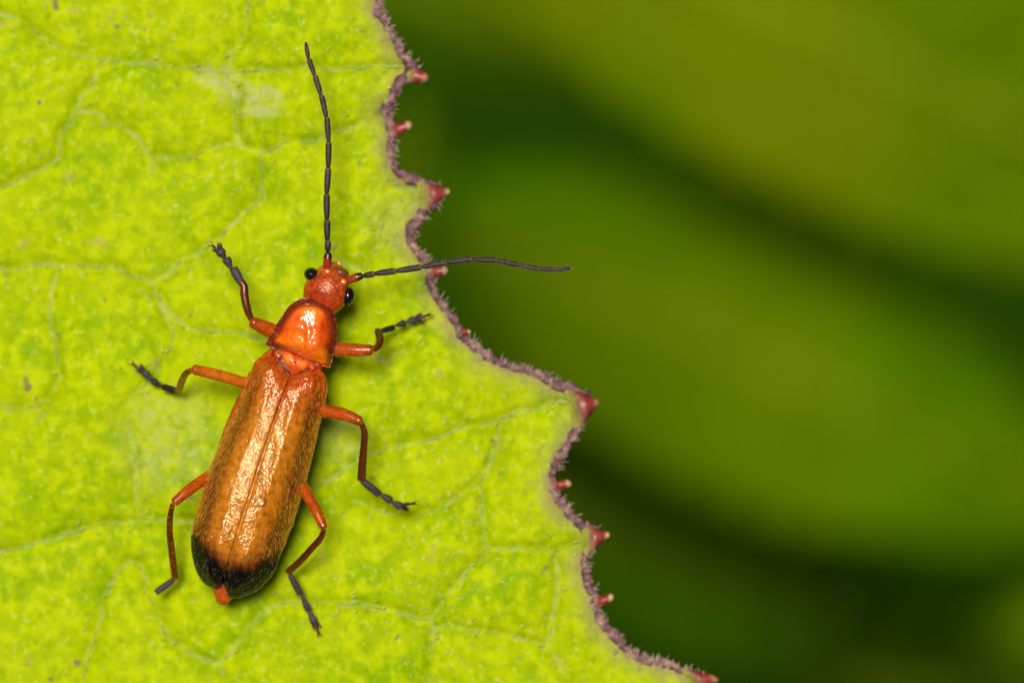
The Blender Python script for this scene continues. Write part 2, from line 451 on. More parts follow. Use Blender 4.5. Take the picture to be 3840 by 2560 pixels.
# ------------------------------------------------------------------ the serrated leaf
def reg(ox, oy, s, pts): return [(ox + x / s, oy + y / s) for x, y in pts]
E = []
E += reg(1300, 0, 1.742, [(215, 0), (210, 60), (245, 110), (268, 160), (303, 210), (345, 280), (368, 330), (415, 390), (455, 440), (470, 470), (440, 515), (370, 530), (340, 560), (330, 590), (300, 660), (268, 730), (285, 765), (290, 800), (305, 850), (312, 890), (300, 930), (298, 1000), (312, 1070), (340, 1110), (400, 1140), (460, 1165), (520, 1185), (580, 1205), (610, 1240), (590, 1310), (540, 1362), (500, 1400), (475, 1440), (440, 1490), (425, 1560)])
E += reg(1450, 900, 2.6135, [(262, 20), (290, 70), (340, 130), (385, 190), (425, 240), (445, 300), (450, 370), (460, 440), (480, 510), (530, 580), (580, 650), (620, 690), (645, 740), (680, 790), (715, 860), (740, 920), (790, 970), (850, 1010), (890, 1050), (950, 1090), (1000, 1130), (1080, 1170), (1180, 1205), (1260, 1230), (1380, 1260), (1480, 1290), (1560, 1330), (1620, 1370), (1680, 1400), (1800, 1432)])
E += reg(1900, 1350, 2.24, [(600, 250), (680, 300), (690, 380), (660, 470), (620, 560), (590, 620), (555, 670), (510, 740), (475, 800), (435, 850), (410, 940), (395, 1000), (400, 1060), (425, 1120), (440, 1160), (490, 1210), (540, 1280), (590, 1330), (650, 1378)])
E += reg(1950, 1900, 2.376, [(640, 180), (690, 230), (680, 300), (640, 370), (600, 440), (585, 500), (600, 560), (618, 620), (620, 680), (650, 740), (690, 790), (690, 850), (698, 900), (705, 950), (750, 1030), (800, 1080), (860, 1140), (910, 1200), (960, 1260), (1040, 1310), (1120, 1355), (1200, 1372), (1300, 1390), (1400, 1412), (1450, 1450), (1600, 1475), (1680, 1568)])
top = [(-900, -2300), (-300, -2150), (300, -1850), (700, -1500), (820, -1380), (800, -1200), (1000, -950), (1060, -900), (1030, -760), (1180, -520), (1260, -450), (1230, -340), (1330, -160), (1390, -60)]
bot = [(2600, 2640), (2570, 2800), (2700, 2960), (2860, 3040), (2780, 3200), (2600, 3400), (2620, 3560), (2400, 3700), (2000, 4000), (1500, 4250), (700, 4450)]
E = np.array(top + E + bot)
EX, EY = (E[:, 0] - 1920) / PXMM, (1280 - E[:, 1]) / PXMM          # falling y

def leaf_z0(x, y):
    """broad lie of the blade: a little higher under the toothed margin, sunk to the far side"""
    x = np.asarray(x, float); y = np.asarray(y, float)
    z = -0.25 + 0.030 * x - 0.004 * (np.minimum(x + 4, 0)) ** 2 * 0.6
    z = z + 0.16 * np.sin(x * 0.55 + 0.8) * np.cos(y * 0.42 + 0.3) + 0.10 * np.sin(y * 0.8 - x * 0.3)
    return z

VEINS = [  # photo pixels, width in px
    ([(-300, -60), (0, 45), (115, 112), (245, 185), (380, 215), (540, 235), (700, 250), (850, 268), (1045, 255), (1240, 252), (1470, 248), (1560, 262)], 15),
    ([(850, 265), (872, 180), (915, 98), (928, 0), (940, -120)], 11),
    ([(373, 212), (344, 287), (275, 413), (218, 500), (212, 586), (143, 626), (57, 672), (-80, 720)], 9),
    ([(895, 528), (775, 557), (689, 586), (574, 580), (534, 562), (470, 480), (340, 425), (275, 413)], 9),
    ([(850, 268), (880, 380), (895, 528), (970, 574), (976, 706), (970, 752), (907, 798), (804, 900), (714, 966), (663, 992), (587, 1038)], 11),
    ([(970, 574), (1062, 545), (1205, 517), (1330, 470), (1430, 440)], 9),
    ([(-300, 1040), (0, 1010), (102, 994), (204, 989), (306, 1005), (408, 1007), (485, 1033), (571, 1053), (577, 1089), (612, 1140), (663, 1201), (765, 1237), (900, 1252), (1050, 1290)], 17),
    ([(0, 1535), (115, 1523), (180, 1470), (205, 1400), (190, 1280), (175, 1160), (195, 1060), (204, 989)], 8),
    ([(-300, 2140), (0, 2078), (110, 2051), (219, 2018), (329, 1991), (384, 1969), (466, 1958), (549, 1947), (713, 1958), (900, 1960), (1190, 1820), (1367, 1712), (1502, 1675), (1638, 1642), (1750, 1604), (1900, 1560), (2080, 1510), (2180, 1495)], 14),
    ([(560, 1060), (640, 1240), (620, 1330), (570, 1420), (470, 1520), (475, 1600), (500, 1720), (520, 1950)], 8),
    ([(576, 2303), (631, 2397), (713, 2451), (812, 2501), (830, 2600)], 12), ([(812, 2501), (850, 2457), (889, 2408), (960, 2330), (1000, 2290), (1100, 2255), (1199, 2254), (1292, 2268), (1374, 2279), (1484, 2298), (1539, 2311), (1610, 2325)], 11),
    ([(300, 2560), (330, 2420), (365, 2330), (380, 2240), (440, 2150), (500, 2110), (576, 2303)], 8),
    ([(1610, 2325), (1637, 2292), (1665, 2248), (1714, 2188), (1758, 2139), (1818, 2062), (1813, 1941), (1807, 1864), (1802, 1810), (1850, 1720), (1870, 1600), (1900, 1560)], 11),
    ([(1818, 2062), (1977, 2056), (2076, 2062), (2169, 2040), (2230, 2010)], 10),
    ([(1610, 2325), (1626, 2347), (1621, 2413), (1615, 2495), (1610, 2700)], 10), ([(1626, 2347), (1813, 2369), (1960, 2400), (2060, 2440), (2110, 2500), (2180, 2600)], 9),
    ([(1190, 1560), (1240, 1640), (1270, 1740), (1367, 1712)], 12), ([(1802, 1810), (1700, 1870), (1560, 1940), (1460, 1930), (1330, 1880)], 8),
    ([(1520, 1330), (1420, 1345), (1330, 1340)], 9), ([(1430, 860), (1390, 960), (1360, 1010), (1240, 960)], 9), ([(1450, 700), (1520, 712), (1600, 728), (1660, 722)], 8), ([(1480, 728), (1465, 800), (1430, 860)], 8),
    ([(1560, 1080), (1590, 1060), (1610, 1040)], 7), ([(2076, 2062), (2090, 2200), (2070, 2330), (2050, 2430)], 7),
]
def seg_dist(PX, PY, segs):
    d = np.full(PX.shape, 1e9)
    for (x0, y0, x1, y1, wd) in segs:
        m = (PX > min(x0, x1) - 1.7) & (PX < max(x0, x1) + 1.7) & (PY > min(y0, y1) - 1.7) & (PY < max(y0, y1) + 1.7)
        if not m.any(): continue
        px, py = PX[m], PY[m]
        dx, dy = x1 - x0, y1 - y0
        t = np.clip(((px - x0) * dx + (py - y0) * dy) / (dx * dx + dy * dy + 1e-12), 0, 1)
        d[m] = np.minimum(d[m], np.hypot(px - x0 - t * dx, py - y0 - t * dy) / wd)
    return d
VC = []; vsegs = []
for pts, w in VEINS:
    R = resample([((x - 1920) / PXMM, (1280 - y) / PXMM) for x, y in pts], max(8, int(len(pts) * 6)))
    for i in range(len(R)):                                          # small natural wander
        n = mnoise.noise_vector(Vector((R[i, 0] * 1.6, R[i, 1] * 1.6, 3.0)))
        n2 = mnoise.noise_vector(Vector((R[i, 0] * 5, R[i, 1] * 5, 7.0)))
        R[i, 0] += n.x * 0.09 + n2.x * 0.05; R[i, 1] += n.y * 0.09 + n2.y * 0.05
    VC.append((R, w / PXMM))
    for i in range(len(R) - 1): vsegs.append((R[i, 0], R[i, 1], R[i + 1, 0], R[i + 1, 1], 1.0))

leaf = empty('serrated_leaf', U(-5200, 1500, -2.0))
tag(leaf, 'bright yellow green leaf with purple toothed margin under the beetle', 'leaf')
LB = leaf.location.copy()
def put(o):                                            # geometry is written in world millimetres: hang it under its thing's base
    o.location = -LB if o.parent is leaf else (0, 0, 0)
    return o

def blade():
    ys = np.r_[np.linspace(EY[0], 9.4, 46)[:-1], np.linspace(9.4, -9.4, 380), np.linspace(-9.4, EY[-1], 50)[1:]]
    e = np.interp(-ys, -EY, EX)
    xl = -36 + 14 * (np.abs(ys + 1) / 22.0) ** 2.5
    xl = np.minimum(xl, e - 0.5)
    fu = np.linspace(0, 1, 300)
    X = np.empty((len(ys), 40 + 300))
    for r in range(len(ys)):
        xm = max(-13.6, xl[r] + 0.3 * (e[r] - xl[r])) if e[r] > -13 else xl[r] * 0.7 + e[r] * 0.3
        X[r, :40] = np.linspace(xl[r], xm, 41)[:-1]
        X[r, 40:] = xm + (e[r] - xm) * (1 - (1 - fu) ** 1.15)
    Y = np.repeat(ys[:, None], X.shape[1], 1)
    d = seg_dist(X, Y, vsegs)
    esegs = [(EX[i], EY[i], EX[i + 1], EY[i + 1], 1.0) for i in range(len(EX) - 1)]
    de = seg_dist(X, Y, esegs)
    Z = leaf_z0(X, Y)
    Z = Z - 0.12 * np.exp(-(d / 0.15) ** 2) - 0.14 * np.exp(-(d / 0.6) ** 2)           # blade sinks towards its veins
    nzv = np.array([mnoise.fractal(Vector((x * 1.7, y * 1.7, 1.0)), 0.9, 2.1, 3) for x, y in zip(X.ravel(), Y.ravel())]).reshape(X.shape)
    Z = Z + 0.035 * nzv
    Z = Z - 0.10 * np.exp(-(de / 0.18) ** 2)
    sx, sy = (X * PXMM + 1920), (1280 - Y * PXMM)
    scar = smooth(1.0, 0.55, np.hypot((sx - 800) / 95, (sy - 280) / 60)) + smooth(1.0, 0.6, np.hypot((sx - 985) / 95, (sy - 380) / 75)) + smooth(1.0, 0.5, np.hypot((sx - 885) / 90, (sy - 345) / 70))
    scar += 0.5 * smooth(1.0, 0.3, np.hypot((sx - 620) / 260, (sy - 1650) / 260)) + 0.4 * smooth(1, 0.4, np.hypot((sx - 1260) / 160, (sy - 1640) / 120)) + 0.35 * smooth(1, 0.3, np.hypot((sx - 1480) / 160, (sy - 830) / 160))
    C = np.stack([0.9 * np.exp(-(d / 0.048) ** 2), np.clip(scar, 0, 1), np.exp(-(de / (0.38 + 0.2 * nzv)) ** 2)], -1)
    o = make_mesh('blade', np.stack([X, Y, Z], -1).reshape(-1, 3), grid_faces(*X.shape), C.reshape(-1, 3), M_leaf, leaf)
    so = o.modifiers.new('thickness', 'SOLIDIFY'); so.thickness = 0.14; so.offset = 1 
    # rows run downward: the faces point down, so flip them
    o.data.flip_normals(); so.offset = -1
    return put(o)
BL = blade()
def leaf_z(x, y): return float(leaf_z0(x, y))

# veins: each a thin cord lying in its furrow
for R, w in VC:
    n = len(R)
    pts = [(x, y, leaf_z(x, y) - 0.265 + 0.05 * mnoise.noise(Vector((x * 2.5, y * 2.5, 8)))) for x, y in R]
    rad = [w * 0.45 * (0.8 + 0.5 * mnoise.noise(Vector((x * 3, y * 3, 5)))) for x, y in R]
    base_c = np.array((0.195, 0.255, 0.022))
    put(tube('vein', pts, rad, [r * 0.6 for r in rad], M_vein, leaf, colf=lambda t, q: base_c, nring=n * 2, nseg=8, lump=0.3))

# rolled purple margin
def margin():
    keep = (EY < 14) & (EY > -14)
    P = np.stack([EX[keep], EY[keep]], 1)
    R = resample(P, 1500)
    tx = np.gradient(R, axis=0); tx /= np.linalg.norm(tx, axis=1)[:, None]
    inw = np.stack([tx[:, 1], -tx[:, 0]], 1)
    pts, rad = [], []
    for i, (x, y) in enumerate(R):
        n1 = mnoise.noise(Vector((x * 2.2, y * 2.2, 2))); n2 = mnoise.noise(Vector((x * 6, y * 6, 4)))
        r = 0.122 * (1 + 0.45 * n1 + 0.45 * n2)
        xx, yy = x + inw[i, 0] * 0.05, y + inw[i, 1] * 0.05
        pts.append((xx, yy, leaf_z(x, y) - 0.10 + 0.03 * n1)); rad.append(r)
    def cf(t, q):
        i = min(len(R) - 1, int(t * (len(R) - 1))); x, y = R[i]
        n = mnoise.noise(Vector((x * 5, y * 5, 9 + q * 0.7)))
        a = np.array((0.125, 0.060, 0.060)); b = np.array((0.30, 0.18, 0.12)); c = np.array((0.075, 0.022, 0.028))
        return mixc(mixc(a, b, np.clip(n * 1.6, 0, 1)), c, np.clip(-n * 1.6, 0, 1))
    put(tube('margin', pts, rad, [r * 0.85 for r in rad], M_rim, leaf, colf=cf, nring=1500, nseg=10, lump=0.55))
    return R, -inw
MR, MOUT = margin()

# teeth
def tooth(a, b, tip, tip_r, inset=14, seed=0, fat=1.0, bend=0.0):
    a, b, tip = np.array(a, float), np.array(b, float), np.array(tip, float)
    mid = (a + b) / 2; ax = tip - mid; ln = np.linalg.norm(ax); ax /= ln
    tip = tip - ax * tip_r * 0.9
    half = (b - a) / 2
    V, C = [], []
    nr, ns = 22, 18
    z0 = leaf_z((mid[0] - 1920) / PXMM, (1280 - mid[1]) / PXMM) - 0.08
    rings = []
    for i in range(nr):
        t = i / (nr - 1) * 1.0
        c = (mid - ax * inset) * (1 - t) + tip * t + np.array((-ax[1], ax[0])) * bend * math.sin(math.pi * t)
        pw = (1 - t) ** (0.9 if np.linalg.norm(half) > 35 else 1.3)
        rings.append((c, half * pw + half / max(np.linalg.norm(half), 1e-6) * tip_r * (1 - pw), t, 1.0))
    for e in (0.9, 0.7, 0.4, 0.1):
        rings.append((tip + ax * tip_r * math.sqrt(1 - e * e), half / np.linalg.norm(half) * tip_r * e, 1.0, e))
    red0, red1, pale, mau = np.array((0.19, 0.026, 0.018)), np.array((0.085, 0.008, 0.010)), np.array((0.46, 0.33, 0.17)), np.array((0.23, 0.125, 0.085))
    for c, h, t, e in rings:
        hw = np.linalg.norm(h); hz = min(hw, 34 * fat + tip_r * 0.3) * (0.3 + 0.7 * float(smooth(0.0, 0.5, t)))
        for q in np.linspace(0, 2 * math.pi, ns, endpoint=False):
            k = 1 + 0.06 * mnoise.noise(Vector((c[0] * 0.05, c[1] * 0.05, q)))
            p = c + h * math.cos(q) * k
            w = U(p[0], p[1], 0); V.append((w.x, w.y, z0 + math.sin(q) * hz * k / PXMM + 0.10 * t))
            nt_ = 0.12 * mnoise.noise(Vector((c[0] * 0.06, c[1] * 0.06, q * 0.8))); big = np.linalg.norm(half) > 35
            cc = mixc(mau, red0, smooth(0.12 if big else 0.0, 0.72 if big else 0.4, t + nt_)); cc = mixc(cc, np.array((0.21, 0.225, 0.018)), smooth(0.50, 0.0, t + nt_) * smooth(0.2, 0.8, math.sin(q)) * big); cc = mixc(cc, red1, 0.5 * (1 - math.sin(q)) * smooth(0.2, 0.6, t))
            cc = mixc(cc, pale, 0.9 * smooth(0.84, 1.06, t - 0.10 * (1 - math.sin(q + 0.4))) * (1.0 if seed % 3 else 0.45))
            C.append(cc)
    n = len(rings)
    F = grid_faces(n, ns, True); F.append(list(range(ns))[::-1]); F.append([(n - 1) * ns + j for j in range(ns)])
    o = orient(make_mesh('tooth', V, F, np.array(C), M_tooth, leaf))
    return put(o)
r7 = lambda x, y: (1300 + x / 1.742, y / 1.742)
r8 = lambda x, y: (1450 + x / 2.6135, 900 + y / 2.6135)
r9 = lambda x, y: (1900 + x / 2.24, 1350 + y / 2.24)
r10 = lambda x, y: (1950 + x / 2.376, 1900 + y / 2.376)
tooth(r7(430, 425), r7(400, 545), r7(532, 512), 21, seed=3, fat=1.0)
tooth(r7(285, 790), r7(318, 900), r7(423, 806), 19, seed=1, bend=4)
tooth(r7(470, 1165), r7(500, 1400), r7(674, 1245), 13, inset=10, seed=2)
tooth(r8(440, 240), r8(470, 400), r8(596, 290), 19, seed=4)
tooth(r8(720, 860), r8(748, 935), r8(823, 893), 9, seed=5)
tooth(r9(480, 205), r9(600, 620), r9(778, 345), 17, inset=6, seed=6, fat=1.3)
tooth(r9(395, 1000), r9(425, 1095), r9(542, 1030), 17, seed=8, bend=3)
tooth(r10(560, 150), r10(590, 455), r10(800, 243), 14, inset=8, seed=10)
tooth(r10(680, 780), r10(695, 895), r10(836, 800), 17, seed=11, bend=5)
tooth(r10(1440, 1430), r10(1600, 1640), r10(1760, 1525), 22, inset=8, seed=9, fat=1.3)
for (bx, by) in ((2860, 3040), (2620, 3560), (1260, -450), (1060, -900), (820, -1380)):     # on round the margin
    tooth((bx - 50, by - 80), (bx - 60, by + 80), (bx + 55, by - 5), 14, seed=by)

# short bristles along the margin, and scattered fuzz on the blade
def margin_bristles():
    rng = np.random.default_rng(5)
    n = 1900
    k = rng.integers(0, len(MR), n)
    dens = np.array([mnoise.noise(Vector((MR[i, 0] * 1.3, MR[i, 1] * 1.3, 12))) for i in k])
    k = k[dens + rng.normal(0, 0.25, n) > -0.12]
    n = len(k)
    P = np.zeros((n, 3)); P[:, :2] = MR[k] + MOUT[k] * rng.uniform(-0.16, 0.07, n)[:, None]
    P[:, 2] = leaf_z0(P[:, 0], P[:, 1]) + rng.uniform(-0.1, 0.03, n)
    D = np.zeros((n, 3)); D[:, :2] = MOUT[k]; D += rng.normal(0, 0.45, (n, 3)); D[:, 2] += 0.3
    D1 = D + rng.normal(0, 0.5, (n, 3))
    V, F = hair_geo(P, D, D1, rng.uniform(0.07, 0.28, n), 0.0125)
    o = make_mesh('margin_bristles', V, F, None, M_bristle, leaf); o['kind'] = 'stuff'; put(o)
margin_bristles()
def blade_fuzz():
    rng = np.random.default_rng(6)
    n = 3400
    x = rng.uniform(-13.4, 6, n); y = rng.uniform(-9, 9, n)
    m = (x < np.interp(-y, -EY, EX) - 0.1) & (rng.random(n) < 0.25 + 0.75 * smooth(-9, 2, x - y * 0.3))
    x, y = x[m], y[m]; n = len(x)
    P = np.stack([x, y, leaf_z0(x, y) - 0.05], 1)
    D = rng.normal(0, 0.5, (n, 3)); D[:, 0] += 0.9; D[:, 1] += 0.3; D[:, 2] = rng.uniform(0.15, 0.6, n)
    D1 = D.copy(); D1[:, 2] -= 0.5
    V, F = hair_geo(P, D, D1, rng.uniform(0.05, 0.17, n), rng.uniform(0.007, 0.022, n))
    o = make_mesh('fuzz', V, F, None, M_fuzz, leaf); o['kind'] = 'stuff'; put(o)
blade_fuzz()
# the stalk that carries the leaf, outside the frame
sz = leaf_z(-33, -1)
put(tube('petiole', [(-28, -1, leaf_z(-28, -1) - 0.3), (-36, -1.3, leaf_z(-36, -1) - 0.6), (-46, -2, -12), (-56, -3, -60), (-60, -4, GZ - 2)], [0.5, 0.9, 1.3, 1.6, 2.0], None, M_vein, leaf, colf=lambda t, q: np.array((0.16, 0.17, 0.04)), nring=50, nseg=12))

# ------------------------------------------------------------------ the beetle
beetle = empty('beetle', U(1010, 1620, 0))
tag(beetle, 'orange red soldier beetle with black wing tips standing on the toothed leaf', 'beetle')
BB = beetle.location.copy()
def bput(o):
    o.location = -BB if o.parent is beetle else (0, 0, 0)
    return o
def part_empty(name):
    return empty(name, -BB, beetle)
A1 = lambda x, y, z: tuple(U(900 + x / 2.6133, 900 + y / 2.6133, z))
A2 = lambda x, y, z: tuple(U(650 + x / 1.5686, 1300 + y / 1.5686, z))
A3 = lambda x, y, z: tuple(U(450 + x / 2.4117, 850 + y / 2.4117, z))
A4 = lambda x, y, z: tuple(U(1150 + x / 1.845, 1100 + y / 1.845, z))
A5 = lambda x, y, z: tuple(U(500 + x / 2.091, 1700 + y / 2.091, z))
A6 = lambda x, y, z: tuple(U(1050 + x / 1.743, 100 + y / 1.743, z))
A8 = lambda x, y, z: tuple(U(1450 + x / 2.6135, 900 + y / 2.6135, z))
pxw = lambda w: w / PXMM

C_head = np.array((0.30, 0.024, 0.003)); C_head_d = np.array((0.12, 0.009, 0.002))
# body: head, thorax and abdomen in one continuous skin
SP = [(1270, 990, 1.42, 10, .06), (1262, 1004, 1.47, 42, .20), (1251, 1030, 1.53, 62, .36), (1239, 1058, 1.58, 72, .46), (1227, 1085, 1.6, 84, .5), (1214, 1112, 1.58, 82, .45), (1201, 1138, 1.52, 70, .36),
      (1180, 1180, 1.45, 62, .34), (1140, 1260, 1.4, 84, .45), (1100, 1335, 1.36, 84, .48), (1070, 1400, 1.3, 118, .5), (1010, 1560, 1.25, 138, .52), (950, 1750, 1.2, 150, .52), (893, 1980, 1.1, 146, .48), (864, 2120, 1.02, 118, .36), (846, 2195, 0.98, 62, .25), (838, 2232, .93, 36, .17), (833, 2256, .88, 22, .1)]
def body():
    pts = [(*U(a, b, z),) for a, b, z, w, h in SP]
    arr = resample([(*p, pxw(w), h) for p, (_, _, _, w, h) in zip(pts, SP)], 110)
    def cf(t, q):
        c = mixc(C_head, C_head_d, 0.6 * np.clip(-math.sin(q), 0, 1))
        f = float(smooth(0.12, 0.0, t))
        c = mixc(c, np.array((0.30, 0.06, 0.012)), f * 0.6)
        if t > 0.3: c = np.array((0.34, 0.055, 0.005))
        return c
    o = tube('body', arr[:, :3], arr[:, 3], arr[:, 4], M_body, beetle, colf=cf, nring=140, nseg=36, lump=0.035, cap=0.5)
    return bput(o)
BODY = body()

# elytra
SUT = [(688, 168), (650, 260), (610, 370), (575, 470), (530, 600), (490, 720), (450, 850), (410, 970), (375, 1080), (345, 1180), (320, 1280), (295, 1385)]
LED = [(612, 110), (600, 66), (560, 48), (510, 60), (475, 95), (455, 150), (435, 200), (415, 260), (385, 340), (340, 430), (300, 510), (265, 590), (230, 670), (200, 740), (175, 820), (155, 900), (135, 980), (115, 1050), (103, 1120), (106, 1200), (120, 1270), (145, 1340), (180, 1390), (230, 1418), (262, 1423), (284, 1402)]
RED = [(832, 130), (850, 128), (875, 146), (897, 180), (907, 220), (905, 270), (890, 340), (870, 420), (850, 500), (835, 580), (815, 660), (795, 740), (770, 820), (750, 890), (730, 960), (705, 1040), (680, 1100), (655, 1170), (625, 1240), (605, 1300), (575, 1350), (530, 1400), (480, 1440), (420, 1465), (370, 1478), (325, 1465), (303, 1425)]
def elytron(edge, sgn):
    n, m = 150, 44
    S = resample([(x + sgn * 0.8, y) for x, y in SUT], n)
    Ed = resample(edge, n)
    front = np.array(edge[0], float)
    # rows start in the front edge: pull the suture's first rows out to the shoulder's root
    s = np.linspace(0, 1, n)
    zt = np.interp(s, [0, 0.03, 0.08, 0.16, 0.35, 0.6, 0.8, 0.9, 0.96, 1.0], [1.92, 2.06, 2.20, 2.30, 2.47, 2.62, 2.50, 2.24, 1.88, 1.42])
    ze = np.interp(s, [0, 0.02, 0.06, 0.12, 0.2, 0.5, 0.8, 0.92, 1.0], [1.90, 1.82, 1.66, 1.55, 1.45, 1.36, 1.2, 1.12, 1.15])
    V = []; C = []
    tv = np.r_[np.linspace(0, 0.08, 6)[:-1], np.linspace(0.08, 0.9, m - 14), np.linspace(0.9, 1.0, 9)[1:]]
    tv = np.r_[tv, 1.04, 1.02]                                     # epipleuron turned under
    for i in range(n):
        for j, t in enumerate(tv):
            tc = min(t, 1.0)
            # edge rows lag the suture in the front: compensate with a small curl
            p = S[i] * (1 - tc) + Ed[i] * tc
            prof = (1 - tc ** 2.8) ** 0.76
            z = ze[i] + (zt[i] - ze[i]) * prof
            k = float(smooth(0.0, 0.07, s[i]) * smooth(1.0, 0.93, s[i]))
            z += 0.03 * math.exp(-((tc - 0.035) / 0.02) ** 2) * k - 0.02 * math.exp(-(tc / 0.010) ** 2)          # sutural bead and groove
            z += 0.030 * math.exp(-((tc - 0.965) / 0.018) ** 2) * k                                             # raised outer rim
            z += (0.018 * math.exp(-((tc - 0.36) / 0.05) ** 2) + 0.018 * math.exp(-((tc - 0.66) / 0.05) ** 2) - 0.035 * math.exp(-((tc - 0.82) / 0.07) ** 2)) * k   # faint ribs
            z += 0.028 * mnoise.noise(Vector((p[0] * 0.018, p[1] * 0.010, 3 + sgn))) * k
            z += 0.10 * math.exp(-((tc - 0.62) / 0.22) ** 2 - ((s[i] - 0.07) / 0.04) ** 2)                       # shoulder boss
            z += 0.075 * tc * math.hypot(*(Ed[i] - S[i])) / 1.5686 / PXMM * (-sgn)                             # sideways tilt shaped to bring the highlight onto the left case
            if t > 1.03: z -= 0.10
            elif t > 1.0: p = p + (S[i] - Ed[i]) * 0.05; z -= 0.22
            V.append(A2(p[0], p[1], z))
            # pigment
            x, y = p
            nn = mnoise.noise(Vector((x * 0.012, y * 0.004, 1)))
            n2 = mnoise.noise(Vector((x * 0.035, y * 0.006, 5 + sgn)))
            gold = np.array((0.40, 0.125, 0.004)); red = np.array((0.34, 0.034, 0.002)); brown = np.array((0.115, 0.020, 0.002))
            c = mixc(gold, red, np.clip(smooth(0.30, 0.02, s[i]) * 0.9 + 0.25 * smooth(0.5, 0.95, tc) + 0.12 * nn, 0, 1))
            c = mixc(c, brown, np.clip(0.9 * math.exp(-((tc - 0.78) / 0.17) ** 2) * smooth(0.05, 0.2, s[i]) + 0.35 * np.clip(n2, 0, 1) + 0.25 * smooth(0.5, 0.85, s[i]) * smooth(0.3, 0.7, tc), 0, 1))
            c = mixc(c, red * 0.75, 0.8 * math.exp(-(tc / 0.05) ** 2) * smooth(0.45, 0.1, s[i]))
            bx = np.interp(x, [100, 160, 220, 280, 330, 440, 540, 620], [1105, 1150, 1205, 1262, 1300, 1300, 1268, 1215])   # front line of the black tip
            f = smooth(-45, 40, y - bx + 30 * nn + 22 * n2)
            c = mixc(c, np.array((0.085, 0.012, 0.004)), smooth(-110, -10, y - bx + 26 * n2) * 0.75)
            c = mixc(c, np.array((0.004, 0.003, 0.0035)), f)
            if sgn > 0:
                rr = math.hypot(x - 515, y - 910)                     # small dark ring on the wing case
                c = c * (1 - 0.75 * math.exp(-((rr - 28) / 8) ** 2)); c = c * (1 - 0.8 * math.exp(-(math.hypot(x - 541, y - 985) / 8) ** 2))
            C.append(c)
    F = grid_faces(n, len(tv))
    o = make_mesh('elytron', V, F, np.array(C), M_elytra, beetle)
    if sum(p.normal.z for p in o.data.polygons) < 0: o.data.flip_normals()
    o['label'] = 'golden orange wing case with black tip' + (' and a small dark ring' if sgn > 0 else '')
    bput(o)
    tail = np.array((-0.30, -0.95, 0.0))
    rk = np.random.default_rng(77)
    def keep(P, N): return (N[:, 2] > 0.02) & (rk.random(len(P)) > 0.85 * smooth(0.80, 0.95, N[:, 2]))
    def tip_line(P):
        k = (DIST - P[:, 2]) / DIST / PXMM
        x = (P[:, 0] / k + 1920 - 650) * 1.5686; y = (1280 - P[:, 1] / k - 1300) * 1.5686
        return y - np.interp(x, [100, 160, 220, 280, 330, 440, 540, 620], [1105, 1150, 1205, 1262, 1300, 1300, 1268, 1215])
    hairs('hairs', o, 2300, 0.13, 0.0026, tail, 0.22, M_hair_gold, o, lambda P, N: keep(P, N) & (tip_line(P) < -25), 0.10, seed=11 + sgn)
    hairs('hairs', o, 650, 0.11, 0.0017, tail, 0.20, M_hair_pale, o, lambda P, N: (N[:, 2] > 0.02) & (tip_line(P) > 0), 0.08, seed=15 + sgn)
    return o
EL = elytron(LED, -1); ER = elytron(RED, 1)

# abdomen tip hairs and scutellum
sc = empty
V, F, C = [], [], []
def dome(name, outline, z0, h, mat, parent, colf, nr=14, edge_drop=0.0, power=2.0, bumpf=None, na=72, centre=None):
    """convex plate over a closed outline of (x, y, z) points; colf(r, angle, point)"""
    O = resample(list(outline) + [outline[0]], na + 1)[:-1]
    c = np.array(centre) if centre is not None else O.mean(0)
    V = [(c[0], c[1], c[2] + h + (bumpf(c[0], c[1], 0) if bumpf else 0))]; C = [colf(0, 0, c)]
    for i in range(1, nr + 1):
        r = i / nr
        for j in range(na):
            p = c + (O[j] - c) * r
            z = p[2] + h * (1 - r ** power) + (bumpf(p[0], p[1], r) if bumpf else 0)
            V.append((p[0], p[1], z)); C.append(colf(r, j / na, p))
    for (r, dz) in ((1.0, -0.09), (0.93, -0.16)):                      # turned under
        for j in range(na):
            p = c + (O[j] - c) * r
            V.append((p[0], p[1], p[2] + dz - edge_drop)); C.append(colf(1, j / na, p))
    F = [[0, 1 + j, 1 + (j + 1) % na] for j in range(na)]
    F += grid_faces(nr + 2, na, True, 1)
    o = make_mesh(name, V, F, np.array(C), mat, parent)
    return orient(o)

